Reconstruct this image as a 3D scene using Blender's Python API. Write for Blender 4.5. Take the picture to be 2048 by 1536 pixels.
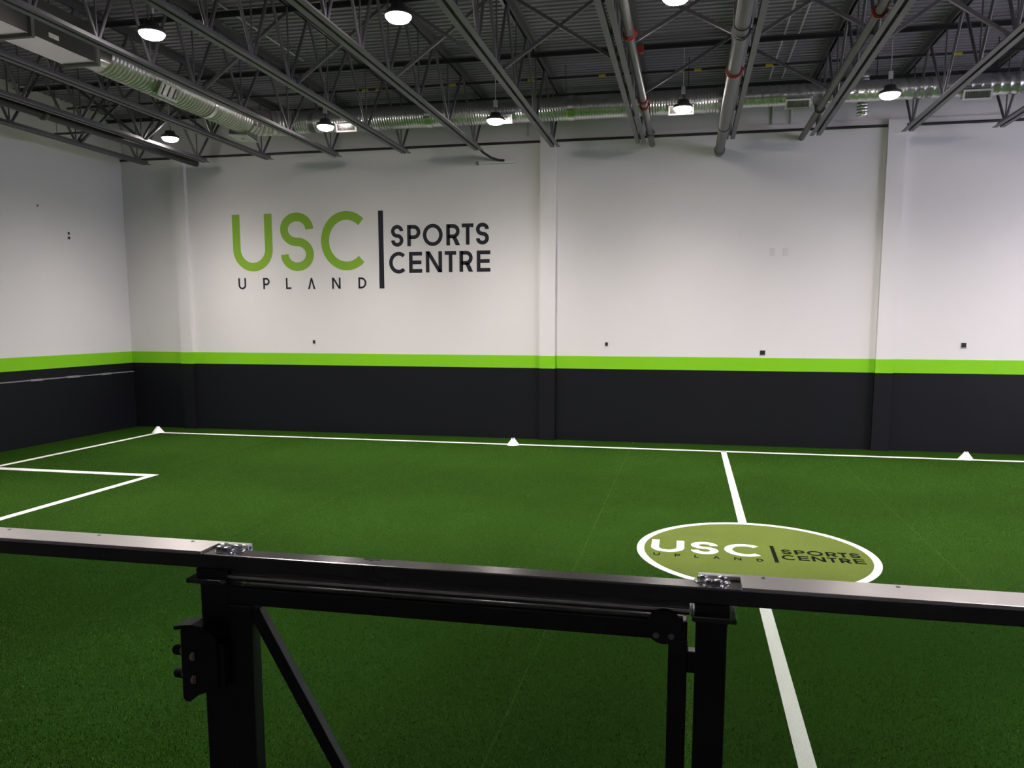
import bpy, math, random
from mathutils import Vector, Matrix
random.seed(7)
for o in list(bpy.data.objects): bpy.data.objects.remove(o)
SC = bpy.context.scene
COL = SC.collection
PI = math.pi

# ------------------------------------------------------------------ camera, world, exposure
F, YAW, PITCH, ROLL, CX, CY, EYE = 1557.2, -0.203245, 0.122151, 0.00134, 1054.35, 834.4, 2.2
cam = bpy.data.cameras.new('camera'); co = bpy.data.objects.new('camera', cam); COL.objects.link(co)
fw = Vector((math.sin(YAW)*math.cos(PITCH), math.cos(YAW)*math.cos(PITCH), -math.sin(PITCH)))
rt = Vector((math.cos(YAW), -math.sin(YAW), 0)); up = rt.cross(fw)
r2 = math.cos(ROLL)*rt + math.sin(ROLL)*up; u2 = -math.sin(ROLL)*rt + math.cos(ROLL)*up
co.matrix_world = Matrix(((r2.x, u2.x, -fw.x, 0), (r2.y, u2.y, -fw.y, 0), (r2.z, u2.z, -fw.z, EYE), (0, 0, 0, 1)))
cam.sensor_fit = 'HORIZONTAL'; cam.sensor_width = 36.0; cam.lens = F*36/2048
cam.shift_x = (1024-CX)/2048; cam.shift_y = (CY-768)/2048
cam.clip_start = 0.05; cam.clip_end = 100
SC.camera = co
wd = bpy.data.worlds.new('world'); SC.world = wd; wd.use_nodes = True
wd.node_tree.nodes['Background'].inputs[0].default_value = (0.85, 0.83, 1.0, 1)      # assumed overcast daylight, let in only by the assumed right-hand window
wd.node_tree.nodes['Background'].inputs[1].default_value = 4.6
vs = SC.view_settings
vs.view_transform = 'Standard'; vs.look = 'None'; vs.gamma = 1; vs.use_curve_mapping = False
vs.exposure = 0.9
ASSUMED_WIN = (3.4, 12.8, 1.7, 5.0)    # assumed, unseen window opening in the right wall: y0, y1, z0, z1
prt = bpy.data.lights.new('assumed_window_portal', 'AREA'); prt.shape = 'RECTANGLE'; prt.size = ASSUMED_WIN[1]-ASSUMED_WIN[0]; prt.size_y = ASSUMED_WIN[3]-ASSUMED_WIN[2]  # guides daylight in through the assumed window
prt.cycles.is_portal = True
po = bpy.data.objects.new('assumed_window_portal', prt); COL.objects.link(po); po.location = (11.3, (ASSUMED_WIN[0]+ASSUMED_WIN[1])/2, (ASSUMED_WIN[2]+ASSUMED_WIN[3])/2)
po.rotation_euler = Vector((-1, 0, 0)).to_track_quat('-Z', 'Z').to_euler()
LAMP = 38.0            # radiance of a lamp lens
BEAM, BEAM_EXP = 1000.0, 5.0      # watts of each lamp's optic and how tightly it gathers the light

# ------------------------------------------------------------------ materials
def nodes(name):
    m = bpy.data.materials.new(name); m.use_nodes = True
    nt = m.node_tree; return m, nt, nt.nodes['Principled BSDF']
def N(nt, t, **kw):
    n = nt.nodes.new(t)
    for k, v in kw.items(): setattr(n, k, v)
    return n
def mat(name, col, rough=0.6, metal=0.0, var=0.0, scale=8.0, bump=0.0, bscale=60.0, spec=0.5):
    m, nt, b = nodes(name)
    b.inputs['Roughness'].default_value = rough; b.inputs['Metallic'].default_value = metal
    b.inputs['Specular IOR Level'].default_value = spec
    b.inputs['Base Color'].default_value = (*col, 1)
    tc = N(nt, 'ShaderNodeTexCoord')
    if var:
        no = N(nt, 'ShaderNodeTexNoise'); no.inputs['Scale'].default_value = scale; no.inputs['Detail'].default_value = 6
        nt.links.new(tc.outputs['Object'], no.inputs['Vector'])
        mx = N(nt, 'ShaderNodeMix', data_type='RGBA')
        mx.inputs[6].default_value = (*[c*(1-var) for c in col], 1); mx.inputs[7].default_value = (*[min(1, c*(1+var)) for c in col], 1)
        nt.links.new(no.outputs['Fac'], mx.inputs[0]); nt.links.new(mx.outputs[2], b.inputs['Base Color'])
    if bump:
        nb = N(nt, 'ShaderNodeTexNoise'); nb.inputs['Scale'].default_value = bscale
        nt.links.new(tc.outputs['Object'], nb.inputs['Vector'])
        bp = N(nt, 'ShaderNodeBump'); bp.inputs['Strength'].default_value = bump; bp.inputs['Distance'].default_value = 0.01
        nt.links.new(nb.outputs['Fac'], bp.inputs['Height']); nt.links.new(bp.outputs['Normal'], b.inputs['Normal'])
    return m
def turf_mat(name, a, c, fine=230.0, patch=0.07):
    m, nt, b = nodes(name)
    tc = N(nt, 'ShaderNodeTexCoord')
    n1 = N(nt, 'ShaderNodeTexNoise'); n1.inputs['Scale'].default_value = fine; n1.inputs['Detail'].default_value = 4
    n2 = N(nt, 'ShaderNodeTexNoise'); n2.inputs['Scale'].default_value = 1.3; n2.inputs['Detail'].default_value = 3
    for n in (n1, n2): nt.links.new(tc.outputs['Object'], n.inputs['Vector'])
    r = N(nt, 'ShaderNodeValToRGB'); e = r.color_ramp.elements
    e[0].position = 0.38; e[0].color = (*a, 1); e[1].position = 0.64; e[1].color = (*c, 1)
    nt.links.new(n1.outputs['Fac'], r.inputs[0])
    mr = N(nt, 'ShaderNodeMapRange'); mr.inputs[1].default_value = 0.3; mr.inputs[2].default_value = 0.7
    mr.inputs[3].default_value = 1-patch; mr.inputs[4].default_value = 1+patch
    nt.links.new(n2.outputs['Fac'], mr.inputs[0])
    mu = N(nt, 'ShaderNodeVectorMath', operation='SCALE')
    nt.links.new(r.outputs[0], mu.inputs[0]); nt.links.new(mr.outputs[0], mu.inputs['Scale'])
    nt.links.new(mu.outputs[0], b.inputs['Base Color'])
    b.inputs['Roughness'].default_value = 0.9; b.inputs['Specular IOR Level'].default_value = 0.02
    bp = N(nt, 'ShaderNodeBump'); bp.inputs['Strength'].default_value = 0.9; bp.inputs['Distance'].default_value = 0.012
    nt.links.new(n1.outputs['Fac'], bp.inputs['Height']); nt.links.new(bp.outputs['Normal'], b.inputs['Normal'])
    return m
def glass_mat(name, tint):
    m = bpy.data.materials.new(name); m.use_nodes = True; nt = m.node_tree; nt.nodes.clear()
    out = N(nt, 'ShaderNodeOutputMaterial'); mx = N(nt, 'ShaderNodeMixShader')
    tr = N(nt, 'ShaderNodeBsdfTransparent'); tr.inputs[0].default_value = (*tint, 1)
    gl = N(nt, 'ShaderNodeBsdfGlossy'); gl.inputs['Roughness'].default_value = 0.02
    lw = N(nt, 'ShaderNodeLayerWeight'); lw.inputs[0].default_value = 0.5      # Schlick reflectance, same from both sides
    pw = N(nt, 'ShaderNodeMath', operation='POWER'); pw.inputs[1].default_value = 5.0
    ma = N(nt, 'ShaderNodeMath', operation='MULTIPLY_ADD'); ma.inputs[1].default_value = 0.96; ma.inputs[2].default_value = 0.04
    nt.links.new(lw.outputs['Facing'], pw.inputs[0]); nt.links.new(pw.outputs[0], ma.inputs[0])
    nt.links.new(ma.outputs[0], mx.inputs[0]); nt.links.new(tr.outputs[0], mx.inputs[1]); nt.links.new(gl.outputs[0], mx.inputs[2])
    nt.links.new(mx.outputs[0], out.inputs[0])
    return m
def emit_mat(name, col, s):
    m, nt, b = nodes(name)
    b.inputs['Base Color'].default_value = (0.9, 0.9, 0.9, 1)
    b.inputs['Emission Color'].default_value = (*col, 1); b.inputs['Emission Strength'].default_value = s
    return m
M = {}
M['wall'] = mat('white_wall_paint', (0.74, 0.735, 0.72), 0.75, var=0.02, scale=1.5, bump=0.06, bscale=120, spec=0.25)
M['dark'] = mat('charcoal_wall_paint', (0.0062, 0.007, 0.0098), 0.5, var=0.12, scale=1.2, bump=0.05, bscale=90, spec=0.28)
M['green'] = mat('lime_wall_paint', (0.22, 0.60, 0.011), 0.6, var=0.03, scale=2, spec=0.3)
M['logo_green'] = mat('leaf_green_wall_paint', (0.24, 0.46, 0.035), 0.6, spec=0.3)
M['logo_dark'] = mat('navy_black_wall_paint', (0.014, 0.015, 0.024), 0.55, spec=0.3)
M['ledge'] = mat('grey_lit_ledge', (0.22, 0.22, 0.23), 0.8, var=0.3, scale=12)  # paler than the panel: light caught on its top edge, put into the colour
M['deck'] = mat('grey_painted_deck', (0.24, 0.222, 0.27), 0.55, var=0.08, scale=2)
M['steel'] = mat('dark_grey_painted_steel', (0.115, 0.109, 0.126), 0.42, var=0.1, scale=6)
M['pipe'] = mat('charcoal_painted_pipe', (0.10, 0.098, 0.10), 0.45, var=0.1, scale=6)
M['black_pipe'] = mat('black_iron', (0.022, 0.022, 0.026), 0.45)
M['red'] = mat('red_coupling_paint', (0.35, 0.03, 0.015), 0.45)
M['yellow'] = mat('yellow_tag', (0.6, 0.5, 0.03), 0.6)
M['galv'] = mat('galvanised_steel', (0.52, 0.53, 0.53), 0.24, 0.82, var=0.12, scale=5)
M['galv_flat'] = mat('dull_galvanised_sheet', (0.60, 0.59, 0.57), 0.22, 1.0, var=0.1, scale=3)
M['foil'] = mat('crinkled_foil', (0.75, 0.75, 0.76), 0.2, 1.0, bump=1.0, bscale=30)
M['register'] = mat('pale_grey_register_enamel', (0.72, 0.72, 0.70), 0.5)
M['slat'] = mat('grey_register_slats', (0.16, 0.16, 0.16), 0.5)
M['housing'] = mat('lamp_housing_grey', (0.10, 0.10, 0.11), 0.5, 0.3)
M['driver'] = mat('lamp_driver_grey', (0.55, 0.56, 0.58), 0.5)
M['lens'] = emit_mat('lit_lamp_lens', (1.0, 0.90, 0.87), LAMP)
M['turf'] = turf_mat('green_turf', (0.005, 0.019, 0.0018), (0.027, 0.077, 0.0065))
M['turf_seam'] = turf_mat('turf_seam_pile', (0.012, 0.036, 0.005), (0.055, 0.13, 0.02))
M['blade'] = mat('turf_blade', (0.055, 0.13, 0.014), 0.5, var=0.6, scale=90, spec=0.35)
M['turf_disc'] = turf_mat('olive_turf', (0.060, 0.090, 0.015), (0.138, 0.184, 0.043), patch=0.08)
M['turf_white'] = turf_mat('white_turf', (0.62, 0.62, 0.60), (0.88, 0.88, 0.86), patch=0.03)
M['turf_black'] = turf_mat('black_turf', (0.004, 0.005, 0.003), (0.012, 0.014, 0.009))
M['platform'] = mat('dark_rubber_floor', (0.03, 0.03, 0.032), 0.8, var=0.2, scale=20)
M['black'] = mat('black_gloss_powder_coat', (0.010, 0.010, 0.011), 0.32, bump=0.05, bscale=160)
M['rail'] = mat('dark_brown_black_powder_coat', (0.032, 0.029, 0.028), 0.24, bump=0.03, bscale=60, spec=1.0)
M['alu'] = mat('brushed_aluminium', (0.72, 0.70, 0.68), 0.32, 1.0, var=0.06, scale=14)
M['zinc'] = mat('bright_zinc', (0.72, 0.73, 0.75), 0.18, 1.0)
M['screw'] = mat('steel_screw', (0.35, 0.34, 0.34), 0.35, 1.0)
M['rubber'] = mat('black_rubber', (0.008, 0.008, 0.008), 0.7)
M['beige'] = mat('beige_nylon', (0.42, 0.34, 0.25), 0.6)
M['glass'] = glass_mat('clear_barrier_glass', (0.80, 0.85, 0.80))
M['assumed_window_glass'] = glass_mat('clear_assumed_window_glass', (0.90, 0.87, 0.92))
M['galv_pale'] = mat('matt_galvanised_steel', (0.52, 0.52, 0.48), 0.33, 0.72, var=0.12, scale=5)
M['blue'] = mat('blue_print', (0.02, 0.03, 0.25), 0.5)
M['cone'] = mat('white_cone_plastic', (0.80, 0.80, 0.80), 0.45)
M['plate'] = mat('white_cover_plate', (0.66, 0.66, 0.65), 0.5)
M['socket'] = mat('black_socket_recess', (0.012, 0.012, 0.013), 0.6)
M['white_tube'] = mat('pale_conduit', (0.5, 0.5, 0.5), 0.45)
M['cable'] = mat('black_cable', (0.012, 0.012, 0.014), 0.5)

# ------------------------------------------------------------------ mesh builder
class MB:
    def __init__(s): s.v = []; s.f = []; s.sm = []
    def add(s, vs, fs, smooth=False):
        o = len(s.v); s.v += [tuple(v) for v in vs]
        for f in fs: s.f.append(tuple(i+o for i in f)); s.sm.append(smooth)
        return s
    def box(s, x0, x1, y0, y1, z0, z1):
        return s.add([(x0,y0,z0),(x1,y0,z0),(x1,y1,z0),(x0,y1,z0),(x0,y0,z1),(x1,y0,z1),(x1,y1,z1),(x0,y1,z1)],
                     [(0,3,2,1),(4,5,6,7),(0,1,5,4),(1,2,6,5),(2,3,7,6),(3,0,4,7)])
    def tube(s, a, b, r, n=12, r1=None, caps=True):
        return s.path([a, b], [r, r if r1 is None else r1], n, caps)
    def path(s, pts, rad, n=12, caps=True, smooth=True):
        pts = [Vector(p) for p in pts]
        if not hasattr(rad, '__len__'): rad = [rad]*len(pts)
        d0 = (pts[1]-pts[0]).normalized()
        ref = Vector((0,0,1)) if abs(d0.z) < 0.9 else Vector((1,0,0))
        u = d0.cross(ref).normalized(); vs = []
        for i, p in enumerate(pts):
            d = (pts[min(i+1, len(pts)-1)]-pts[max(i-1, 0)]).normalized()
            u = (u - d*u.dot(d)).normalized(); w = d.cross(u)
            for k in range(n):
                a = 2*PI*k/n; vs.append(p + (u*math.cos(a)+w*math.sin(a))*rad[i])
        fs = [(i*n+k, i*n+(k+1)%n, (i+1)*n+(k+1)%n, (i+1)*n+k) for i in range(len(pts)-1) for k in range(n)]
        s.add(vs, fs, smooth)
        if caps:
            o = len(pts)*n - n
            s.add(vs[:n], [tuple(reversed(range(n)))]); s.add(vs[o:], [tuple(range(n))])
        return s
    def bar(s, a, b, w, h, ref=(0,0,1)):
        a = Vector(a); b = Vector(b); d = (b-a).normalized(); x = d.cross(Vector(ref)).normalized(); y = x.cross(d)
        c = [x*(i*w/2)+y*(j*h/2) for i, j in ((-1,-1),(1,-1),(1,1),(-1,1))]
        return s.add([a+k for k in c]+[b+k for k in c], [(3,2,1,0),(4,5,6,7),(0,1,5,4),(1,2,6,5),(2,3,7,6),(3,0,4,7)])
    def prism(s, poly, axis, a, b):
        n = len(poly)
        def P(p, t): return {'x': (t, p[0], p[1]), 'y': (p[0], t, p[1]), 'z': (p[0], p[1], t)}[axis]
        vs = [P(p, a) for p in poly]+[P(p, b) for p in poly]
        return s.add(vs, [tuple(range(n)), tuple(reversed(range(n, 2*n)))]+[(i, (i+1) % n, n+(i+1) % n, n+i) for i in range(n)])
    def lathe(s, prof, c=(0,0,0), n=24, smooth=True):
        vs = [(c[0]+r*math.cos(2*PI*k/n), c[1]+r*math.sin(2*PI*k/n), c[2]+z) for r, z in prof for k in range(n)]
        fs = [(i*n+k, i*n+(k+1) % n, (i+1)*n+(k+1) % n, (i+1)*n+k) for i in range(len(prof)-1) for k in range(n)]
        s.add(vs, fs, smooth)
        if prof[0][0] > 1e-4: s.add(vs[:n], [tuple(reversed(range(n)))])
        if prof[-1][0] > 1e-4: s.add(vs[-n:], [tuple(range(n))])
        return s
    def build(s, name, m, parent=None, bevel=0, local=False):
        """vertices are world coordinates unless local; they are stored relative to the parent's origin"""
        off = Vector((0,0,0)); p = parent
        if not local:
            while p is not None: off += p.location; p = p.parent
        loc = Vector((0,0,0))
        if parent is None and s.v:
            xs = [[v[i] for v in s.v] for i in range(3)]
            loc = Vector(((min(xs[0])+max(xs[0]))/2, (min(xs[1])+max(xs[1]))/2, min(xs[2]))); off = loc
        me = bpy.data.meshes.new(name)
        me.from_pydata([(v[0]-off.x, v[1]-off.y, v[2]-off.z) for v in s.v], [], s.f)
        me.polygons.foreach_set('use_smooth', s.sm); me.materials.append(M[m])
        import bmesh
        bm = bmesh.new(); bm.from_mesh(me); bmesh.ops.recalc_face_normals(bm, faces=bm.faces); bm.to_mesh(me); bm.free()
        o = bpy.data.objects.new(name, me); COL.objects.link(o); o.location = loc
        if parent: o.parent = parent
        if bevel:
            b = o.modifiers.new('bevel', 'BEVEL'); b.width = bevel; b.segments = 2; b.limit_method = 'ANGLE'
        return o
def thing(name, loc, label=None, cat=None, group=None, parent=None, kind=None):
    o = bpy.data.objects.new(name, None); COL.objects.link(o); o.location = loc
    o.empty_display_size = 0.1
    if parent:
        o.parent = parent; p = parent; off = Vector((0,0,0))
        while p is not None: off += p.location; p = p.parent
        o.location = Vector(loc)-off
    return tag(o, label, cat, group, kind)
def tag(o, label=None, cat=None, group=None, kind=None):
    for k, v in (('label', label), ('category', cat), ('group', group), ('kind', kind)):
        if v: o[k] = v
    return o
def copy_tree(o, parent=None):
    c = o.copy(); COL.objects.link(c); c.parent = parent
    for ch in list(o.children): copy_tree(ch, c)
    return c

# ------------------------------------------------------------------ room shell
XL, XR, YB, YN, ZD = -11.36, 11.0, 14.28, -4.0, 6.21
ZG0, ZG1 = 1.34, 1.573
floor = tag(MB().box(XL-.2, XR+.2, YN-.2, YB+.2, -0.2, -0.03).build('floor', 'platform'), 'green artificial turf pitch with white lines and a round logo', 'floor', kind='structure')
seams = [XL, -7.65, -4.3, -0.95, 2.4, 5.75, 9.1, XR]
for a, b in zip(seams[:-1], seams[1:]):
    MB().box(a+.003, b-.003, YN, YB, -0.03, 0).build('turf_panel', 'turf', floor)
for x in seams[1:-1]:
    MB().box(x-.004, x+.004, 2.1, YB-.05, -0.028, 0.001).build('turf_seam', 'turf_seam', floor)
T = 0.004
def line(name, poly, label=None):
    o = MB().prism(poly, 'z', -0.002, T).build(name, 'turf_white', floor)
    if label: o['label'] = label
YT, GX, LW = 13.54, -10.25, 0.095
line('touchline', [(GX-.04, YT-.055), (XR-1, YT-.055), (XR-1, YT+.055), (GX-.04, YT+.055)], 'white touchline along the far wall')
line('goal_line', [(GX-.05, YT), (GX-.05, 2.4), (GX+.05, 2.4), (GX+.05, YT)], 'white goal line beside the left wall')
line('penalty_box_line', [(GX, 9.60), (-7.43, 9.60), (-7.43, 9.745), (GX, 9.745)])
line('penalty_box_line', [(-7.43, 9.60), (-7.54, 9.60), (-7.54, 4.6), (-7.43, 4.6)])
line('penalty_box_line', [(GX, 4.6), (-7.43, 4.6), (-7.43, 4.7), (GX, 4.7)])
XC, CXX, CYY, CR = 0.635, 0.675, 7.55, 1.10
line('centre_line', [(XC-.045, CYY+CR-.03), (XC+.045, CYY+CR-.03), (XC+.045, YT), (XC-.045, YT)], 'white centre line')
line('centre_line', [(XC-.045, 2.15), (XC+.045, 2.15), (XC+.045, CYY-CR+.03), (XC-.045, CYY-CR+.03)], 'white centre line')

# loose pile standing proud of the turf: real blades, too many to count
import numpy as np
rg = np.random.default_rng(3); nb_ = 340000
u_ = rg.random(nb_)
by = 2.4+(13.3-2.4)*u_**1.6
xl_ = np.maximum(-10.15, -.4-by*1.07); bx_ = xl_+rg.random(nb_)*(.4+by*.42-xl_)
keep = ((bx_-CXX)**2+(by-CYY)**2 > (CR+.03)**2) & (np.abs(bx_-XC) > .055) & ~((bx_ < -7.38) & (np.abs(by-9.67) < .1)) & (np.abs(bx_+7.48) > .07)
bx_, by = bx_[keep], by[keep]; nb_ = len(by)
ang = rg.random(nb_)*2*PI; ln = .006+.010*rg.random(nb_); wd_ = .0016+.0012*rg.random(nb_); lean = rg.random((nb_, 2))*.016-.008
V_ = np.zeros((nb_, 3, 3)); ca, sa = np.cos(ang)*wd_, np.sin(ang)*wd_
V_[:, 0] = np.stack([bx_-ca, by-sa, np.full(nb_, -.001)], 1); V_[:, 1] = np.stack([bx_+ca, by+sa, np.full(nb_, -.001)], 1)
V_[:, 2] = np.stack([bx_+lean[:, 0], by+lean[:, 1], ln], 1)
V_ -= np.array(floor.location)
me = bpy.data.meshes.new('turf_pile'); me.vertices.add(nb_*3); me.vertices.foreach_set('co', V_.ravel())
me.loops.add(nb_*3); me.loops.foreach_set('vertex_index', np.arange(nb_*3, dtype=np.int32))
me.polygons.add(nb_); me.polygons.foreach_set('loop_start', np.arange(0, nb_*3, 3, dtype=np.int32))
me.update(calc_edges=True); me.materials.append(M['blade'])
pile = bpy.data.objects.new('turf_pile', me); COL.objects.link(pile); pile.parent = floor; pile['kind'] = 'stuff'; pile['label'] = 'loose green turf pile'

# lettering: strokes with thickness, laid out on a unit logo
def arc(cx, cy, rx, ry, a0, a1, n=28):
    return [(cx+rx*math.cos(math.radians(a0+(a1-a0)*i/n)), cy+ry*math.sin(math.radians(a0+(a1-a0)*i/n))) for i in range(n+1)]
def stroke(pts, w, closed=False):
    n = len(pts); L_ = []; R_ = []
    for i in range(n):
        if closed: a, b = pts[(i-1) % n], pts[(i+1) % n]
        else: a, b = pts[max(i-1, 0)], pts[min(i+1, n-1)]
        d = Vector((b[0]-a[0], b[1]-a[1])).normalized(); nx, ny = -d.y, d.x; k = 1.0
        if 0 < i < n-1 and not closed:
            e = Vector((pts[i][0]-a[0], pts[i][1]-a[1])).normalized(); k = 1/max(0.5, abs(e.dot(d)))
        L_.append((pts[i][0]+nx*w/2*k, pts[i][1]+ny*w/2*k)); R_.append((pts[i][0]-nx*w/2*k, pts[i][1]-ny*w/2*k))
    m = n if closed else n-1
    return [[L_[i], L_[(i+1) % n], R_[(i+1) % n], R_[i]] for i in range(m)]
def glyph(ch, x0, x1, y0, y1, w):
    h = w/2; a, b, c, d = x0+h, x1-h, y0+h, y1-h; cx = (x0+x1)/2; cy = (y0+y1)/2; q = []
    R = lambda l, r, bo, t: [[(l, bo), (r, bo), (r, t), (l, t)]]
    if ch == 'U':
        rr = (b-a)/2; q = stroke([(a, y1)]+arc(cx, c+rr, rr, rr, 180, 360)+[(b, y1)], w)
    elif ch == 'S':
        r = (d-c)/4; rx = (b-a)/2
        q = stroke(arc(cx, d-r, rx, r, 0, 270)+arc(cx, c+r, rx, r, 90, -180)[1:], w)
    elif ch == 'C': q = stroke(arc(x0+h+(d-c)/2*.93, cy, (d-c)/2*.93, (d-c)/2, 47, 313, 40), w)
    elif ch == 'O': q = stroke(arc(cx, cy, (b-a)/2, (d-c)/2, 0, 360, 44)[:-1], w, True)
    elif ch in 'PR':
        m = y0+(y1-y0)*.42; r = (d-m)/2
        q = R(x0, x0+w, y0, y1)+stroke([(a, d), (b-r, d)]+arc(b-r, d-r, r, r, 90, -90)[1:]+[(a, m)], w)
        if ch == 'R': q += [[(cx-w*.35, m), (cx+w*.85, m), (x1+w*.1, y0), (x1-w*1.1, y0)]]
    elif ch == 'T': q = R(x0, x1, y1-w, y1)+R(cx-h, cx+h, y0, y1-w)
    elif ch == 'E': q = R(x0, x0+w, y0, y1)+R(x0+w, x1, y1-w, y1)+R(x0+w, x1, y0, y0+w)+R(x0+w, x1-w*.2, cy-h, cy+h)
    elif ch == 'N': q = R(x0, x0+w, y0, y1)+R(x1-w, x1, y0, y1)+[[(x0, y1), (x0+w*1.15, y1), (x1, y0), (x1-w*1.15, y0)]]
    elif ch == 'L': q = R(x0, x0+w, y0, y1)+R(x0+w, x1, y0, y0+w)
    elif ch == 'A': q = [[(x0, y0), (x0+w*1.1, y0), (cx+h*.8, y1), (cx-h*.8, y1)], [(x1-w*1.1, y0), (x1, y0), (cx+h*.8, y1), (cx-h*.8, y1)]]
    elif ch == 'D':
        r = (d-c)/2; rx = min(r, b-a); q = R(x0, x0+w, y0, y1)+stroke([(a, d), (b-rx, d)]+arc(b-rx, cy, rx, r, 90, -90)[1:]+[(a, c)], w)
    elif ch == '|': q = R(x0, x1, y0, y1)
    return q
LOGO = [('U',-.02,.84,.364,1.47,.165,0),('S',1.013,1.712,.359,1.479,.165,0),('C',1.872,2.804,.361,1.481,.165,0),
 ('U',.064,.231,.012,.232,.034,1),('P',.606,.746,.012,.232,.034,1),('L',1.097,1.21,.011,.227,.034,1),('A',1.566,1.721,.008,.223,.034,1),('N',2.076,2.253,.01,.223,.034,1),('D',2.624,2.787,.012,.223,.034,1),
 ('|',3.057,3.155,.009,1.469,.1,1),
 ('S',3.311,3.555,.79,1.195,.07,1),('P',3.634,3.896,.795,1.188,.07,1),('O',3.945,4.334,.791,1.201,.07,1),('R',4.406,4.665,.797,1.186,.07,1),('T',4.708,4.934,.803,1.19,.07,1),('S',4.982,5.229,.8,1.199,.07,1),
 ('C',3.262,3.589,.288,.694,.07,1),('E',3.663,3.923,.298,.688,.07,1),('N',3.996,4.317,.302,.693,.07,1),('T',4.371,4.595,.304,.693,.07,1),('R',4.658,4.914,.306,.693,.07,1),('E',4.993,5.255,.304,.693,.07,1)]
def logo(parent, mats, place, wmul=1.0):
    for ch, x0, x1, y0, y1, w, k in LOGO:
        mb = MB()
        for q in glyph(ch, x0, x1, y0, y1, w*(wmul if k == 0 else 1)):
            f = [place(p, 1) for p in q]; bk = [place(p, 0) for p in q]; n = len(q)
            mb.add(f+bk, [tuple(range(n)), tuple(reversed(range(n, 2*n)))]+[(i, (i+1) % n, n+(i+1) % n, n+i) for i in range(n)])
        mb.build('dividing_bar' if ch == '|' else 'letter', mats[k], parent)

disc = MB().lathe([(CR-.03, -.002), (CR-.03, T)], (CXX, CYY, 0), 72).build('centre_circle', 'turf_disc', floor)
disc['label'] = 'olive green centre circle with white rim and lettering'
mb = MB(); n = 96
ro, ri = CR+.02, CR-.05
vs_ = [(CXX+r*math.cos(2*PI*k/n), CYY+r*math.sin(2*PI*k/n), z) for r, z in ((ro, -.002), (ro, T+.002), (ri, T+.002), (ri, -.002)) for k in range(n)]
mb.add(vs_, [(i*n+k, i*n+(k+1) % n, ((i+1) % 4)*n+(k+1) % n, ((i+1) % 4)*n+k) for i in range(4) for k in range(n)])
mb.build('circle_rim', 'turf_white', disc)
S_ = 0.371
logo(disc, ('turf_white', 'turf_black'), lambda p, t: (-.30+p[0]*S_, 7.262+p[1]*S_, .001+(T+.001)*t), 1.22)

# walls
def wall_bands(wall, boxfn):
    boxfn(0.0, ZG0, .004).build('dark_band', 'dark', wall)
    boxfn(ZG0, ZG1, .004).build('green_stripe', 'green', wall)
wall_back = tag(MB().box(XL-.2, XR+.2, YB+.05, YB+.3, -.2, ZD+.3).box(XL, XR, YB, YB+.06, -.03, 5.52).build('wall_back', 'wall'),
                'far white wall with lime stripe over charcoal base', 'wall', kind='structure')
wall_bands(wall_back, lambda a, b, d: MB().box(XL, XR, YB-d, YB+.01, a, b))
for x0, x1 in ((-10.15, -9.885), (-2.69, -2.41), (3.13, 3.41)):
    p = MB().box(x0, x1, YB-.09, YB+.01, 0, 5.5).build('pilaster', 'wall', wall_back)
    MB().box(x0-.004, x1+.004, YB-.094, YB, 0, ZG0).build('dark_band', 'dark', p)
    MB().box(x0-.004, x1+.004, YB-.094, YB, ZG0, ZG1).build('green_stripe', 'green', p)
wall_left = tag(MB().box(XL-.3, XL, YN-.2, YB+.3, -.2, ZD+.3).build('wall_left', 'wall'), 'left white wall with lime stripe over charcoal base', 'wall', kind='structure')
wall_bands(wall_left, lambda a, b, d: MB().box(XL-.01, XL+d, YN, YB, a, b))
MB().box(XL, XL+.035, YN, YB-.02, 0, 1.15).build('kick_panel', 'dark', wall_left)
lg = MB().box(XL, XL+.045, YN, YB-.03, 1.15, 1.168)
for y in (11.75, 12.6, 13.45): lg.box(XL, XL+.06, y-.14, y+.14, 1.142, 1.176)
lg.build('panel_ledge', 'ledge', wall_left)
wall_right = tag(MB().box(XR, XR+.3, YN-.2, ASSUMED_WIN[0], -.2, ZD+.3).box(XR, XR+.3, ASSUMED_WIN[1], YB+.3, -.2, ZD+.3).box(XR, XR+.3, ASSUMED_WIN[0], ASSUMED_WIN[1], -.2, ASSUMED_WIN[2]).box(XR, XR+.3, ASSUMED_WIN[0], ASSUMED_WIN[1], ASSUMED_WIN[3], ZD+.3).build('wall_right', 'wall'), 'right white wall of the hall out of view', 'wall', kind='structure')
wall_bands(wall_right, lambda a, b, d: MB().box(XR-d, XR+.01, YN, YB, a, b))
assumed_win = thing('assumed_window_1', (XR+.1, ASSUMED_WIN[0], ASSUMED_WIN[2]), 'assumed wide daylight window, added out of view in the right wall for its light', 'window', kind='structure')  # assumed from the bluish light; unseen, added to brighten and cool the right side
for k in range(5):
    y = ASSUMED_WIN[0]+.03+(ASSUMED_WIN[1]-ASSUMED_WIN[0]-.06)*k/4; MB().box(XR+.06, XR+.14, y-.03, y+.03, ASSUMED_WIN[2], ASSUMED_WIN[3]).build('mullion', 'black', assumed_win)
for z in (ASSUMED_WIN[2]+.03, ASSUMED_WIN[3]-.03): MB().box(XR+.06, XR+.14, ASSUMED_WIN[0], ASSUMED_WIN[1], z-.03, z+.03).build('assumed_window_frame', 'black', assumed_win)
for k in range(4):
    y = ASSUMED_WIN[0]+(ASSUMED_WIN[1]-ASSUMED_WIN[0])*k/4; MB().box(XR+.095, XR+.105, y+.04, y+(ASSUMED_WIN[1]-ASSUMED_WIN[0])/4-.04, ASSUMED_WIN[2]+.05, ASSUMED_WIN[3]-.05).build('pane', 'assumed_window_glass', assumed_win)
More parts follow.
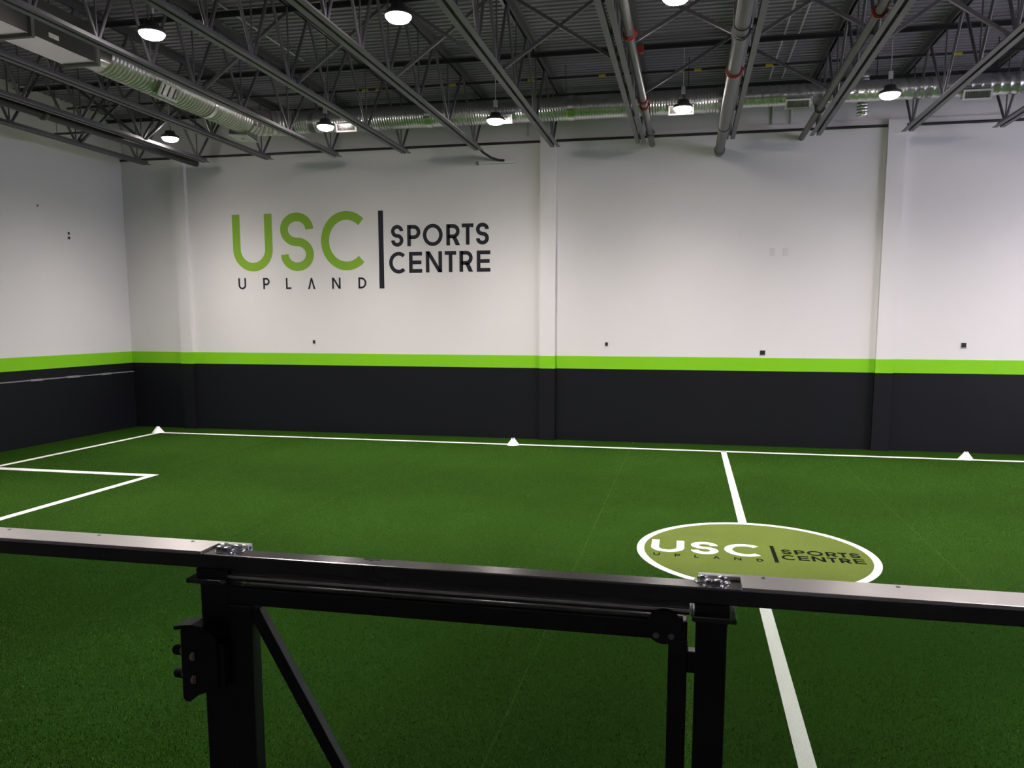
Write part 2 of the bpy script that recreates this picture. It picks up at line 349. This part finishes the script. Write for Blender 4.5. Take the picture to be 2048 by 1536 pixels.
wall_front = tag(MB().box(XL-.2, XR+.2, YN-.3, YN, -.2, ZD+.3).build('wall_front', 'wall'), 'white wall behind the viewing platform', 'wall', kind='structure')
wl = thing('wall_logo', (-8.9, YB, 2.82), parent=wall_back); wl['label'] = 'painted USC Upland Sports Centre lettering'
logo(wl, ('logo_green', 'logo_dark'), lambda p, t: (-8.9+p[0], YB-.003*t, 2.82+p[1]))

# viewing platform (the barrier stands on it)
tag(MB().box(XL, XR, YN, 2.06, 0, .5).build('floor_platform', 'platform'), 'raised viewing platform behind the glass barrier', 'floor', kind='structure')

# corrugated roof deck, ribs along X
mb = MB(); prof = []; y = YN-.1; pt = .125
while y < YB+.2:
    prof += [(y, ZD), (y+pt*.5, ZD), (y+pt*.62, ZD+.038), (y+pt*.88, ZD+.038)]; y += pt
x0, x1 = XL-.1, XR+.1
vs_ = [(x0, a, b) for a, b in prof]+[(x1, a, b) for a, b in prof]; n = len(prof)
mb.add(vs_, [(i, i+1, n+i+1, n+i) for i in range(n-1)])
mb.box(x0, x1, YN-.1, YB+.2, ZD+.05, ZD+.2)
tag(mb.build('ceiling', 'deck'), 'dark grey corrugated steel roof deck', 'ceiling', kind='structure')

# ------------------------------------------------------------------ roof joists
JX = [-10.33, -9.06, -7.74, -6.38, -5.04, -3.70, -2.335, -0.87, 0.575, 1.92, 3.30, 4.61, 5.97, 7.33, 8.69]
NY = [13.46, 11.94, 10.6, 9.5, 8.65, 7.78, 6.9, 6.0, 5.1, 4.2, 3.3, 2.4, 1.3, 0.0, -1.5, -3.0]
ZB = 5.19
ORD = ['first','second','third','fourth','fifth','sixth','seventh','eighth','ninth','tenth','eleventh','twelfth','thirteenth','fourteenth','fifteenth']
j0 = thing('roof_joist', (JX[0], 0, ZB))
def angle_pair(y0, y1, z, leg, t, gap, upw):
    m = MB()
    for s in (-1, 1):
        a = s*gap; b = s*(gap+leg); m.box(min(a, b), max(a, b), y0, y1, z if upw else z-t, z+t if upw else z)
        c = s*(gap+t); m.box(min(a, c), max(a, c), y0, y1, z+t if upw else z-leg, z+leg if upw else z-t)
    return m
ZT = ZD-ZB
angle_pair(YN+.2, 13.72, 0, .066, .008, .020, True).build('bottom_chord', 'steel', j0, local=True)
angle_pair(YN, YB+.02, ZT, .085, .009, .020, False).build('top_chord', 'steel', j0, local=True)
tops = [YB-.06]+[(a+b)/2 for a, b in zip(NY[:-1], NY[1:])]
for i, y in enumerate(NY):
    MB().tube((0, y, .02), (0, tops[i], ZT-.03), .021, 8).build('web_diagonal', 'steel', j0, local=True)
    if i+1 < len(tops): MB().tube((0, y, .02), (0, tops[i+1], ZT-.03), .021, 8).build('web_diagonal', 'steel', j0, local=True)
    MB().tube((0, y-.01, .02), (0, y-.01, ZT-.01), .011, 6).build('web_vertical', 'steel', j0, local=True)
for i, x in enumerate(JX):
    o = j0 if i == 0 else copy_tree(j0)
    o.location = (x, 0, ZB)
    tag(o, 'dark grey open-web steel roof joist, %s from the left wall' % ORD[i], 'roof joist', 'open-web roof joists')

# horizontal bridging and cross bracing
for y, w, lab in ((9.5, .07, 'nearest to the camera'), (11.78, .07, 'middle one of the three'), (13.92, .07, 'closest to the far wall')):
    tag(MB().box(XL+.02, XR-.02, y-w/2, y+w/2, ZD-.10, ZD-.092).box(XL+.02, XR-.02, y+w/2-.008, y+w/2, ZD-.145, ZD-.10).build('bridging_angle', 'black_pipe'),
        'long black bridging angle under the roof deck, %s' % lab, 'bridging', 'bridging angles')
def cross(i, y, both=True, lift=.05):
    a, b = JX[i]+.03, JX[i+1]-.03; zb, zt = ZB+lift, ZD-.07
    t = thing('cross_brace', ((a+b)/2, y, zb), ('X-shaped' if both else 'single diagonal')+' steel brace between the %s and %s joists %s' % (ORD[i], ORD[i+1], 'beside the far lamps' if y > 11 else 'in the middle of the roof'), 'brace', 'cross bracing between joists')
    MB().bar((a, y-.02, zt), (b, y-.02, zb), .038, .038).build('brace_bar', 'steel', t)
    if both: MB().bar((a, y+.02, zb), (b, y+.02, zt), .038, .038).build('brace_bar', 'steel', t)
for i in range(3, 13): cross(i, 9.62, True, .20 if i in (7, 8) else .05)
cross(8, 11.98, False, .20); cross(0, 11.98); cross(1, 11.98)
t = thing('cross_brace', (-.15, 11.9, ZB+.05), 'single diagonal steel brace between the eighth and ninth joists beside the far lamps', 'brace', 'cross bracing between joists')
MB().bar((JX[7]+.03, 11.6, ZB+.15), (JX[8]-.03, 11.6, ZD-.07), .038, .038).build('brace_bar', 'steel', t)

# ------------------------------------------------------------------ pipes along the joists
def coupling(t, x, y, z, r, m='red'):
    MB().tube((x, y-.035, z), (x, y+.035, z), r+.014, 18).tube((x, y-.012, z), (x, y+.012, z), r+.022, 18).box(x+r+.005, x+r+.035, y-.03, y+.03, z-.012, z+.012).build('coupling', m, t)
def pipe_thing(x, z, r, y0, y1, label, rings, m='pipe'):
    t = thing('overhead_pipe', (x, y1, z-r), label, 'pipe', 'overhead pipes along the joists')
    MB().tube((x, y0, z), (x, y1, z), r, 20).build('pipe_run', m, t)
    for y, mm in rings: coupling(t, x, y, z, r, mm)
    return t
t = pipe_thing(.435, 5.10, .076, -3.8, YB-.02, 'thick dark grey pipe beside the ninth joist with a red coupling', [(9.74, 'red'), (8.5, 'pipe'), (5.6, 'red')])
MB().path([(.435, YB-.30, 5.10), (.435, YB-.16, 5.10)], .09, 20).build('end_collar', 'pipe', t)
for y in (8.25, 12.4): MB().path([(.435-.084*math.cos(a), y, 5.10-.084*math.sin(a)) for a in [PI*k/12 for k in range(13)]], .006, 6).path([(.35, y, 5.1), (.35, y, ZB+.1)], .005, 6).path([(.52, y, 5.1), (.52, y, ZB+.1)], .005, 6).build('pipe_hanger', 'black_pipe', t)
t = pipe_thing(-.71, 5.285, .05, -3.8, YB-.02, 'dark pipe running beside the eighth joist with several red couplings', [(8.9, 'red'), (11.45, 'red'), (11.75, 'red'), (13.4, 'pipe')])
bx = MB().tube((-.71, 9.95, 5.32), (-.71, 9.95, 5.50), .032, 14).box(-.71, -.62, 9.91, 9.99, 5.42, 5.50)
bx.build('branch_tee', 'red', t)
pipe_thing(1.78, 5.28, .048, -3.8, YB-.02, 'dark pipe hanging beside the tenth joist with one red coupling', [(8.75, 'red'), (12.4, 'pipe')])
pipe_thing(-9.36, 5.205, .06, -3.8, 13.85, 'blunt-ended dark pipe between the first and second joists near the corner', [(10.2, 'pipe')], 'black_pipe')
# gas pipe with yellow tags
t = thing('gas_pipe', (0, 12.9, ZD-.16), 'thin black gas pipe with yellow tags crossing under the roof deck', 'pipe')
MB().tube((XL+.05, 12.9, ZD-.13), (XR-.05, 12.9, ZD-.13), .018, 10).build('pipe_run', 'black_pipe', t)
for x in (-5.457, -5.215, -3.92, -2.855, -2.6, -1.45, -.247, .034, 1.097, 3.73):
    MB().tube((x-.055, 12.9, ZD-.13), (x+.055, 12.9, ZD-.13), .021, 10).build('yellow_tag', 'yellow', t)
# pale conduits on the deck
for x, y0, y1, lab in ((1.20, 6.5, 14.0, 'left of the pair above the far duct'), (1.395, 6.5, 14.0, 'right of the pair above the far duct'), (-5.94, 9.3, 11.64, 'between the fourth and fifth joists'), (-3.145, 6.5, 11.85, 'between the sixth and seventh joists')):
    tag(MB().tube((x, y0, ZD-.02), (x, y1, ZD-.02), .013, 8).build('conduit', 'white_tube'), 'thin pale conduit along the roof deck, %s' % lab, 'conduit', 'conduits under the deck')

# ------------------------------------------------------------------ ducts
def ribbed(pts, r, pitch, amp):
    """resample a path and give it raised seams every pitch"""
    pts = [Vector(p) for p in pts]; out = []; rad = []; acc = 0
    total = sum((b-a).length for a, b in zip(pts[:-1], pts[1:]))
    def at(s):
        for a, b in zip(pts[:-1], pts[1:]):
            L_ = (b-a).length
            if s <= L_: return a+(b-a)*(s/L_)
            s -= L_
        return pts[-1]
    s = 0
    while s < total-pitch:
        for f, k in ((0, 0), (.62, 0), (.74, 1), (.88, 1)):
            out.append(at(s+f*pitch)); rad.append(r+amp*k)
        s += pitch
    out.append(at(total)); rad.append(r)
    return out, rad
def register(t, c, w, h, nrm, depth, slats=8, e=.024):
    """a framed grille on a box, centred at c, facing nrm, long side along side"""
    nz = Vector(nrm).normalized()
    sx = Vector((1,0,0)) if abs(nz.x) < .5 else Vector((0,1,0))
    sx = (sx-nz*sx.dot(nz)).normalized(); sy = nz.cross(sx); c = Vector(c)
    def slab(m, u0, u1, v0, v1, d0, d1):
        P = [c+sx*u+sy*v+nz*d for d in (d0, d1) for u, v in ((u0, v0), (u1, v0), (u1, v1), (u0, v1))]
        return m.add(P, [(3,2,1,0),(4,5,6,7),(0,1,5,4),(1,2,6,5),(2,3,7,6),(3,0,4,7)])
    g = slab(MB(), -w/2+.012, w/2-.012, -h/2+.012, h/2-.012, -depth, -.012).build('register_box', 'galv_flat', t)
    m = MB()
    slab(m, -w/2, w/2, h/2-e, h/2, -.012, .004); slab(m, -w/2, w/2, -h/2, -h/2+e, -.012, .004)
    slab(m, -w/2, -w/2+e, -h/2+e, h/2-e, -.012, .004); slab(m, w/2-e, w/2, -h/2+e, h/2-e, -.012, .004)
    m.build('register_frame', 'register', g)
    m = MB()
    for k in range(slats):
        u = -w/2+e+(w-2*e)*(k+.5)/slats; slab(m, u-.004, u+.004, -h/2+e, h/2-e, -.012, -.002)
    m.build('register_slats', 'slat', g)
DX, DZ, DR = -7.21, 5.455, .205
dl = thing('side_duct', (DX, 8.5, DZ-DR), 'flat-bottomed galvanised duct turning into a ribbed round duct near the left wall', 'duct')
MB().box(-7.43, -6.995, -3.6, 8.52, 5.25, 5.68).build('rectangular_duct', 'galv_flat', dl, .006)
for y in (-2.0, 0.4, 2.8, 5.2, 7.54, 8.50):
    MB().box(-7.455, -6.97, y-.022, y+.022, 5.225, 5.705).build('flange', 'slat', dl)
tr = []
for k, f in enumerate((0, .25, .5, .75, 1.0)):
    pass
# transition: square to round
m = MB(); n = 32; ring = []
for f, y in ((0, 8.52), (1, 8.78)):
    for k in range(n):
        a = 2*PI*k/n; ca, sa = math.cos(a), math.sin(a); q = 1/max(abs(ca), abs(sa))
        sx_, sz_ = .2175*ca*q, .215*sa*q; cx_, cz_ = DR*ca, DR*sa
        ring.append((DX+sx_*(1-f)+cx_*f, y, DZ+.01*(1-f)+sz_*(1-f)+cz_*f))
m.add(ring, [(k, (k+1) % n, n+(k+1) % n, n+k) for k in range(n)], True); m.build('transition', 'galv_flat', dl)
DYB, DZB, DRB = 12.70, 5.555, .178
p, r = ribbed([(DX, 8.76, DZ), (DX, 12.16, DZ)], DR, .068, .009)
MB().path(p, r, 28).build('round_duct', 'galv_pale', dl)
for y in (10.95, 12.02, 12.14): MB().tube((DX, y-.035, DZ), (DX, y+.035, DZ), DR+.014, 28).build('collar', 'galv_flat', dl)
el = [(DX+.55*(1-math.cos(a)), 12.14+.55*math.sin(a), DZ+(DZB-DZ)*math.sin(a)) for a in [PI/2*k/10 for k in range(11)]]
p, r = ribbed(el, DR-.006, .12, .008); MB().path(p, r, 28).build('elbow', 'galv_pale', dl)
register(dl, (-6.99, 9.83, 5.29), .40, .20, (1, 0, -.55), .12, 3, .028)
register(dl, (-7.27, 12.06, 5.185), .34, .34, (-.1, -.12, -1), .12, 3, .14)
MB().box(-6.996, -6.992, 7.78, 7.92, 5.31, 5.36).build('duct_label', 'plate', dl)
db = thing('far_duct', (0, DYB, DZB-DRB), 'long ribbed galvanised round duct with grilles running along the far wall', 'duct')
p, r = ribbed([(-6.62, DYB, DZB), (.42, DYB, DZB)], DRB, .042, .006); MB().path(p, r, 28).build('round_duct', 'galv', db)
p, r = ribbed([(.36, DYB, DZB+.015), (XR-.5, DYB, DZB+.015)], DRB-.03, .125, .007); MB().path(p, r, 28).build('round_duct', 'galv', db)
for x in (-6.3, -4.25, -1.9, .38): MB().tube((x-.045, DYB, DZB), (x+.045, DYB, DZB), DRB+.012, 28).build('collar', 'galv_flat', db)
for x, w in ((-5.65, .36), (-3.0, .34), (-.20, .38), (1.49, .36), (3.91, .38), (6.3, .38)):
    register(db, (x, DYB-.19, DZB-.165), w, .14, (0, -1, -.35), .16, 16)
for x in (-5.9, -4.5, -2.0, -.1, 2.6, 4.2): 
    MB().tube((x, DYB, DZB+DRB-.02), (x, DYB, ZD), .006, 6).build('hanger_rod', 'black_pipe', db)
fx = thing('foil_flex_duct', (2.52, 13.2, 5.33), 'short crinkled silver flexible duct hanging behind the far duct', 'duct')
p, r = ribbed([(2.52, 13.2, 5.33), (2.50, 13.2, 5.95)], .085, .045, .014); MB().path(p, r, 20).build('flex_tube', 'foil', fx)
MB().tube((2.50, 13.2, 5.9), (2.50, 13.2, ZD), .06, 12).build('spigot', 'galv', fx)

# ------------------------------------------------------------------ pendant lamps
def make_lamp():
    t = thing('pendant_lamp', (0, 0, 0))
    MB().lathe([(.03, .115), (.075, .11), (.09, .05), (.132, .04), (.142, .02), (.142, 0), (.134, -.004)], n=28).build('housing', 'housing', t, local=True)
    MB().lathe([(.134, -.003), (.130, -.020), (.105, -.048), (.06, -.064), (.0001, -.068)], n=28).build('lens', 'lens', t, local=True)
    MB().box(-.028, .028, -.02, .02, .20, .30).build('driver_box', 'driver', t, local=True)
    MB().path([(0, 0, .11), (.012, 0, .14), (.012, 0, .17), (0, 0, .205)], .006, 6).build('hook', 'black_pipe', t, local=True)
    MB().tube((0, 0, .30), (0, 0, ZD-LZ+.02), .007, 6).build('stem', 'white_tube', t, local=True)
    sp = bpy.data.lights.new('lamp_beam', 'SPOT'); sp.energy = BEAM; sp.spot_size = math.radians(172); sp.spot_blend = 0.3
    sp.shadow_soft_size = .10; sp.color = (1.0, 0.90, 0.895)
    sp.use_nodes = True; nt = sp.node_tree; em = nt.nodes['Emission']      # beam profile of the optic: cosine power around straight down
    tc = N(nt, 'ShaderNodeTexCoord'); sx = N(nt, 'ShaderNodeSeparateXYZ'); ab = N(nt, 'ShaderNodeMath', operation='ABSOLUTE'); pw = N(nt, 'ShaderNodeMath', operation='POWER')
    pw.inputs[1].default_value = BEAM_EXP
    nt.links.new(tc.outputs['Normal'], sx.inputs[0]); nt.links.new(sx.outputs['Z'], ab.inputs[0]); nt.links.new(ab.outputs[0], pw.inputs[0]); nt.links.new(pw.outputs[0], em.inputs['Strength'])
    so = bpy.data.objects.new('lamp_beam', sp); COL.objects.link(so); so.parent = t; so.location = (0, 0, -.075)
    return t
LZ = 5.32
lamp0 = make_lamp(); used = False
rows = [('far row of lamps', 12.2, [(-8.80, 12.32), (-5.82, 12.1), (-3.04, 12.27), (-.168, 12.13), (2.63, 11.97), (5.5, 12.1), (8.4, 12.1)]),  # right-end lamps are out of frame, added to help light the hall
        ('near row of lamps', 8.0, [(-8.7, 7.9), (-5.82, 7.93), (-3.01, 8.01), (-.204, 8.08), (2.7, 8.1), (5.5, 8.1), (8.4, 8.1)]),  # lamps at both ends are unseen, assumed repeats added for their light
        ('added unseen row of lamps over the barrier', 3.9, [(-8.7, 3.9), (-3.03, 3.9), (2.7, 3.9), (8.4, 3.9)])]  # last row is unseen, added to brighten the near turf and the rail
for g, _, pts in rows:
    for k, (x, y) in enumerate(pts):
        if used: o = copy_tree(lamp0)
        else: o = lamp0; used = True
        o.location = (x, y, LZ)
        tag(o, 'lit round pendant lamp, %s from the left in the %s' % (ORD[k], g), 'lamp', g)

# ------------------------------------------------------------------ small things on the walls
tag(MB().tube((XL+.02, YB-.03, 5.415), (XR-.02, YB-.03, 5.415), .022, 10).build('wall_conduit', 'black_pipe'), 'black conduit running level along the top of the far wall', 'conduit')
for x, z0, z1, lab in ((-2.94, 5.44, 5.78, 'above the middle pilaster'), (1.295, 5.52, 5.84, 'left of the two by the thick pipe'), (1.60, 5.50, 5.78, 'right of the two by the thick pipe')):
    yy = YB+.035
    tag(MB().tube((x, yy, z0), (x, yy, z1), .016, 8).box(x-.025, x+.025, yy-.02, yy+.014, z0-.02, z0+.02).build('drop_conduit', 'white_tube'), 'short grey conduit on the upper far wall, %s' % lab, 'conduit', 'drop conduits')
def wall_box(c, w, h, label, axis='y', kind='dark'):
    x, y, z = c
    t = thing('wall_outlet', c, label, 'outlet', 'outlets on the walls')
    if axis == 'y':
        MB().box(x-w/2-.012, x+w/2+.012, y-.008, y, z-h/2-.012, z+h/2+.012).build('cover_plate', 'plate', t, .003)
        if kind == 'dark': MB().box(x-w/2, x+w/2, y-.014, y-.004, z-h/2, z+h/2).build('socket', 'socket', t, .004)
        else:
            for dz in (-.028, .028): MB().box(x-.016, x+.016, y-.010, y-.006, z+dz-.016, z+dz+.016).build('socket', 'plate', t)
    else:
        MB().box(x, x+.008, y-w/2-.01, y+w/2+.01, z-h/2-.01, z+h/2+.01).build('cover_plate', 'plate', t)
        MB().box(x+.004, x+.014, y-w/2, y+w/2, z-h/2, z+h/2).build('socket', 'socket', t)
wall_box((-7.24, YB, 1.80), .05, .06, 'small black outlet under the UPLAND lettering on the far wall')
wall_box((-1.465, YB, 1.795), .05, .06, 'small black outlet right of the middle pilaster on the far wall')
wall_box((1.28, YB, 1.665), .085, .075, 'black outlet just above the lime stripe, below the white plates')
wall_box((4.51, YB, 1.82), .075, .075, 'black outlet at the far right above the third cone')
wall_box((1.382, YB, 3.40), .06, .11, 'blank white cover plate, left of the pair on the far wall', kind='white')
wall_box((1.597, YB, 3.40), .06, .11, 'white double socket plate, right of the pair on the far wall', kind='white')
t = wall_box((XL, 12.775, 3.82), .04, .045, 'upper of two tiny dark outlets on the left wall', 'x')
t = wall_box((XL, 12.775, 3.735), .04, .045, 'lower of two tiny dark outlets on the left wall', 'x')
tag(MB().tube((XL-.005, 12.10, 4.229), (XL+.015, 12.10, 4.229), .018, 10).build('wall_anchor', 'slat'), 'tiny grey anchor high on the left wall', 'anchor')
tag(MB().prism([(3.24, 5.285), (3.255, 5.278), (3.38, 5.288), (3.38, 5.298), (3.26, 5.295)], 'y', YB-.115, YB-.09).build('wall_bracket', 'wall'), 'small white bracket near the top of the right-hand pilaster', 'bracket')
# hanging bars
t = thing('strip_fixture', (-3.5, YB-.03, 5.05), 'slim grey unlit strip fixture on the far wall above the word CENTRE', 'strip light')
MB().box(-3.87, -3.15, YB-.06, YB-.001, 5.06, 5.10).build('strip_body', 'register', t, .004)
MB().box(-3.885, -3.85, YB-.065, YB-.001, 5.05, 5.105).build('end_cap', 'slat', t)
MB().path([(-3.74, 13.72, 5.26), (-3.68, 13.95, 5.20), (-3.58, 14.1, 5.14), (-3.46, 14.2, 5.11), (-3.36, 14.22, 5.105)], .022, 8).build('cable', 'cable', t)
t = thing('hanging_bar', (-9.95, 11.62, 5.28), 'thin grey bar hung on wires below the first joist near the corner', 'bar')
MB().box(-10.46, -9.43, 11.60, 11.64, 5.285, 5.315).build('bar_body', 'pipe', t)
for x in (-10.42, -9.47): MB().tube((x, 11.62, 5.31), (x, 11.62, ZD), .004, 6).build('wire', 'black_pipe', t)

# ------------------------------------------------------------------ marker cones
c0 = thing('marker_cone', (0, 0, T))
MB().lathe([(.114, 0), (.114, .004), (.038, .104), (.034, .104), (.106, .002)], n=20, smooth=False).build('cone_body', 'cone', c0, local=True)
for k in range(4):
    poly = []
    for r_, z in ((.038, .104), (.030, .124), (.025, .124), (.033, .104)):
        poly.append((r_, z))
    m = MB(); a0 = k*PI/2+.22; a1 = (k+1)*PI/2-.22; st = 4; vv = []
    for q in range(st+1):
        a = a0+(a1-a0)*q/st; vv += [(r_*math.cos(a), r_*math.sin(a), z) for r_, z in poly]
    ff = [(q*4+i, q*4+(i+1) % 4, q*4+4+(i+1) % 4, q*4+4+i) for q in range(st) for i in range(4)]+[(0, 1, 2, 3), (st*4+3, st*4+2, st*4+1, st*4)]
    m.add(vv, ff).build('slotted_tip', 'cone', c0, local=True)
for i, (x, y, lab) in enumerate(((-10.27, 13.52, 'in the corner beside the left wall'), (-3.03, 13.46, 'below the middle pilaster'), (4.43, 13.56, 'at the right edge of the pitch'))):
    o = c0 if i == 0 else copy_tree(c0)
    o.location = (x, y, T); tag(o, 'white plastic marker cone on the far touchline %s' % lab, 'cone', 'marker cones')

# ------------------------------------------------------------------ glass barrier with top rail
ZR = 1.55; PF = .5
b = thing('glass_barrier', (-.6, 1.93, PF), 'black steel barrier with glass panels and a long top rail in front of the pitch', 'barrier')
MB().box(-7.0, 5.0, 1.90, 1.962, 1.508, ZR).build('top_rail', 'rail', b, .004)
for s, xf, xs, x_end in ((-1, -1.324, -1.227, -7.0), (1, .143, .040, 5.0)):
    poly = [(x_end, 1.892), (xf, 1.892), (xf, 1.972), (xs, 1.972), (xs, 1.994), (x_end, 1.994)]
    cap = MB().prism(poly, 'z', ZR, ZR+.010).build('aluminium_cap', 'alu', b, .0012)
    for x in ((-2.04, -1.721, -1.405, -2.36, -2.68, -3.0) if s < 0 else (.2, .515, .83, 1.145, 1.46)):
        MB().lathe([(.0055, ZR+.0095), (.0055, ZR+.0115), (.0025, ZR+.0118), (.002, ZR+.0105)], (x, 1.975, 0), 12).build('screw', 'screw', cap)
    MB().box(min(xs, x_end), max(xs, x_end), 1.961, 1.992, 1.515, ZR).build('glass_clamp', 'black', b)
def bolt(x, y, washer=True):
    o = MB().lathe([(.0125, ZR+.003), (.0125, ZR+.013), (.010, ZR+.016), (.0001, ZR+.017)], (x, y, 0), 6, False).build('bolt', 'zinc', b)
    if washer: MB().lathe([(.021, ZR), (.021, ZR+.003), (.012, ZR+.0035)], (x, y, 0), 20).build('washer', 'zinc', o)
    else: MB().lathe([(.015, ZR), (.015, ZR+.003), (.012, ZR+.0035)], (x, y, 0), 20).build('washer', 'zinc', o)
for x, y, w in ((-1.292, 1.957, 1), (-1.288, 1.932, 0), (-1.262, 1.926, 0), (-1.245, 1.952, 1), (.050, 1.952, 1), (.065, 1.921, 0), (.086, 1.921, 0), (.098, 1.952, 1)): bolt(x, y, bool(w))
hm = MB()
for x, y in ((-.852, 1.950), (-.835, 1.944), (-.818, 1.951)): hm.lathe([(.008, ZR-.001), (.008, ZR+.0006)], (x, y, 0), 12)
hm.build('plugged_holes', 'rubber', b)
for x0, x1, cx0, cx1 in ((-1.337, -1.247, -1.356, -1.248), (.036, .112, .026, .132)):
    p = MB().box(x0, x1, 1.90, 1.965, PF, 1.477).build('post', 'black', b, .004)
    MB().box(cx0, cx1, 1.865, 1.985, 1.475, 1.488).build('cap_plate', 'rail', p, .002)
    MB().box(x0-.004, x1+.004, 1.893, 1.965, 1.487, 1.509).build('rail_saddle', 'black', p)
    MB().prism([(x0, 1.477), (x0-.014, 1.477), (x0, 1.457)], 'y', 1.903, 1.96).build('weld_gusset', 'black', p)
    MB().prism([(x1, 1.477), (x1+.014, 1.477), (x1, 1.457)], 'y', 1.903, 1.96).build('weld_gusset', 'black', p)
    MB().box(x0-.03, x1+.03, 1.87, 1.995, PF, PF+.012).build('base_plate', 'black', p)
for x in (-3.3, -5.3, 2.05, 4.0):
    p = MB().box(x-.04, x+.04, 1.90, 1.965, PF, 1.477).build('post', 'black', b, .004)
    MB().box(x-.055, x+.055, 1.865, 1.985, 1.475, 1.488).build('cap_plate', 'rail', p)
    MB().box(x-.03, x+.03, 1.90, 1.96, 1.487, 1.51).build('rail_saddle', 'black', p)
for x0, x1 in ((-6.98, -1.235), (.045, 4.98)):
    MB().box(x0, x1, 1.976, 1.986, PF+.02, 1.515).build('glass_panel', 'glass', b)
    MB().box(x0, x1, 1.962, 2.0, PF, PF+.06).build('bottom_channel', 'black', b)
MB().box(-1.248, .026, 1.893, 1.94, 1.487, 1.495).build('gate_stop_strip', 'alu', b, .001)
MB().box(-1.248, .020, 1.905, 1.94, 1.493, 1.509).box(-1.248, .020, 1.899, 1.935, 1.478, 1.487).build('gate_stop_backing', 'rail', b)
st = MB().box(-1.2275, -1.2262, 1.972, 1.994, ZR-.012, ZR+.0095).build('end_sticker', 'plate', b)
MB().box(-1.2263, -1.2256, 1.977, 1.989, ZR-.006, ZR+.004).build('sticker_mark', 'blue', st)
# latch keeper on the left post
lt = MB().prism([(-1.372, 1.350), (-1.355, 1.356), (-1.325, 1.360), (-1.295, 1.355), (-1.275, 1.342), (-1.262, 1.325), (-1.262, 1.18), (-1.325, 1.155), (-1.352, 1.132), (-1.366, 1.133), (-1.374, 1.142)], 'y', 1.850, 1.858)
lt.box(-1.335, -1.245, 1.858, 1.90, 1.18, 1.31)
l_ = lt.build('latch_plate', 'black', b, .002)
pts = [(-1.381, 1.353), (-1.355, 1.358), (-1.325, 1.362), (-1.295, 1.357), (-1.275, 1.344), (-1.265, 1.330)]
m = MB()
for a, c in zip(pts[:-1], pts[1:]): m.bar((a[0], 1.866, a[1]), (c[0], 1.866, c[1]), .062, .010)
m.build('curved_flange', 'black', l_)
for z in (1.274, 1.206):
    MB().path([(-1.372, 1.872, z), (-1.384, 1.872, z)], .013, 16).path([(-1.330, 1.848, z-.004), (-1.338, 1.848, z-.004)], .012, 12).build('nylon_washer', 'beige', l_)
    MB().path([(-1.384, 1.872, z), (-1.403, 1.872, z), (-1.408, 1.872, z)], [.015, .015, .012], 16).build('rubber_bumper', 'rubber', l_)

# ------------------------------------------------------------------ gate
g = thing('gate', (-.6, 1.90, PF+.05), 'black steel gate with diagonal brace and glass infill under the top rail', 'gate')
GY0, GY1 = 1.893, 1.938
MB().box(-1.243, .016, GY0, GY1, 1.412, 1.462).build('top_bar', 'black', g, .003)
MB().box(-1.243, -1.176, GY0-.004, GY1, PF+.06, 1.413).build('hinge_stile', 'black', g, .004)
MB().box(-.030, .017, GY0, GY1, PF+.06, 1.413).prism([(-.030, 1.413), (-.038, 1.413), (-.030, 1.40)], 'y', GY0, GY1).build('latch_stile', 'black', g, .003)
MB().box(-1.18, -.03, GY0, GY1, PF+.06, PF+.11).build('bottom_bar', 'black', g, .003)
MB().bar((-1.172, 1.912, 1.398), (-.735, 1.912, PF+.10), .036, .030, (0, 1, 0)).build('diagonal_brace', 'black', g, .002)
MB().box(-1.18, -.028, 1.926, 1.934, PF+.10, 1.415).build('glass_pane', 'glass', g)
MB().box(-1.20, .005, 1.900, 1.932, 1.462, 1.470).build('top_channel', 'rail', g, .002)
d = MB().path([(-.041, 1.872, 1.451), (-.041, 1.893, 1.451)], .042, 40).build('roller_disc', 'rubber', g, .003)
for x in (-.060, -.023): MB().path([(x, 1.872, 1.431), (x, 1.869, 1.431)], [.009, .0075], 16).path([(x, 1.869, 1.431), (x, 1.8685, 1.431)], .004, 6).build('disc_bolt', 'screw', d)
MB().box(.016, .040, 1.898, 1.93, 1.328, 1.384).build('hinge_block', 'black', g, .003)
MB().box(.016, .040, 1.898, 1.93, .80, .856).build('hinge_block', 'black', g, .003)
bpy.context.view_layer.update()
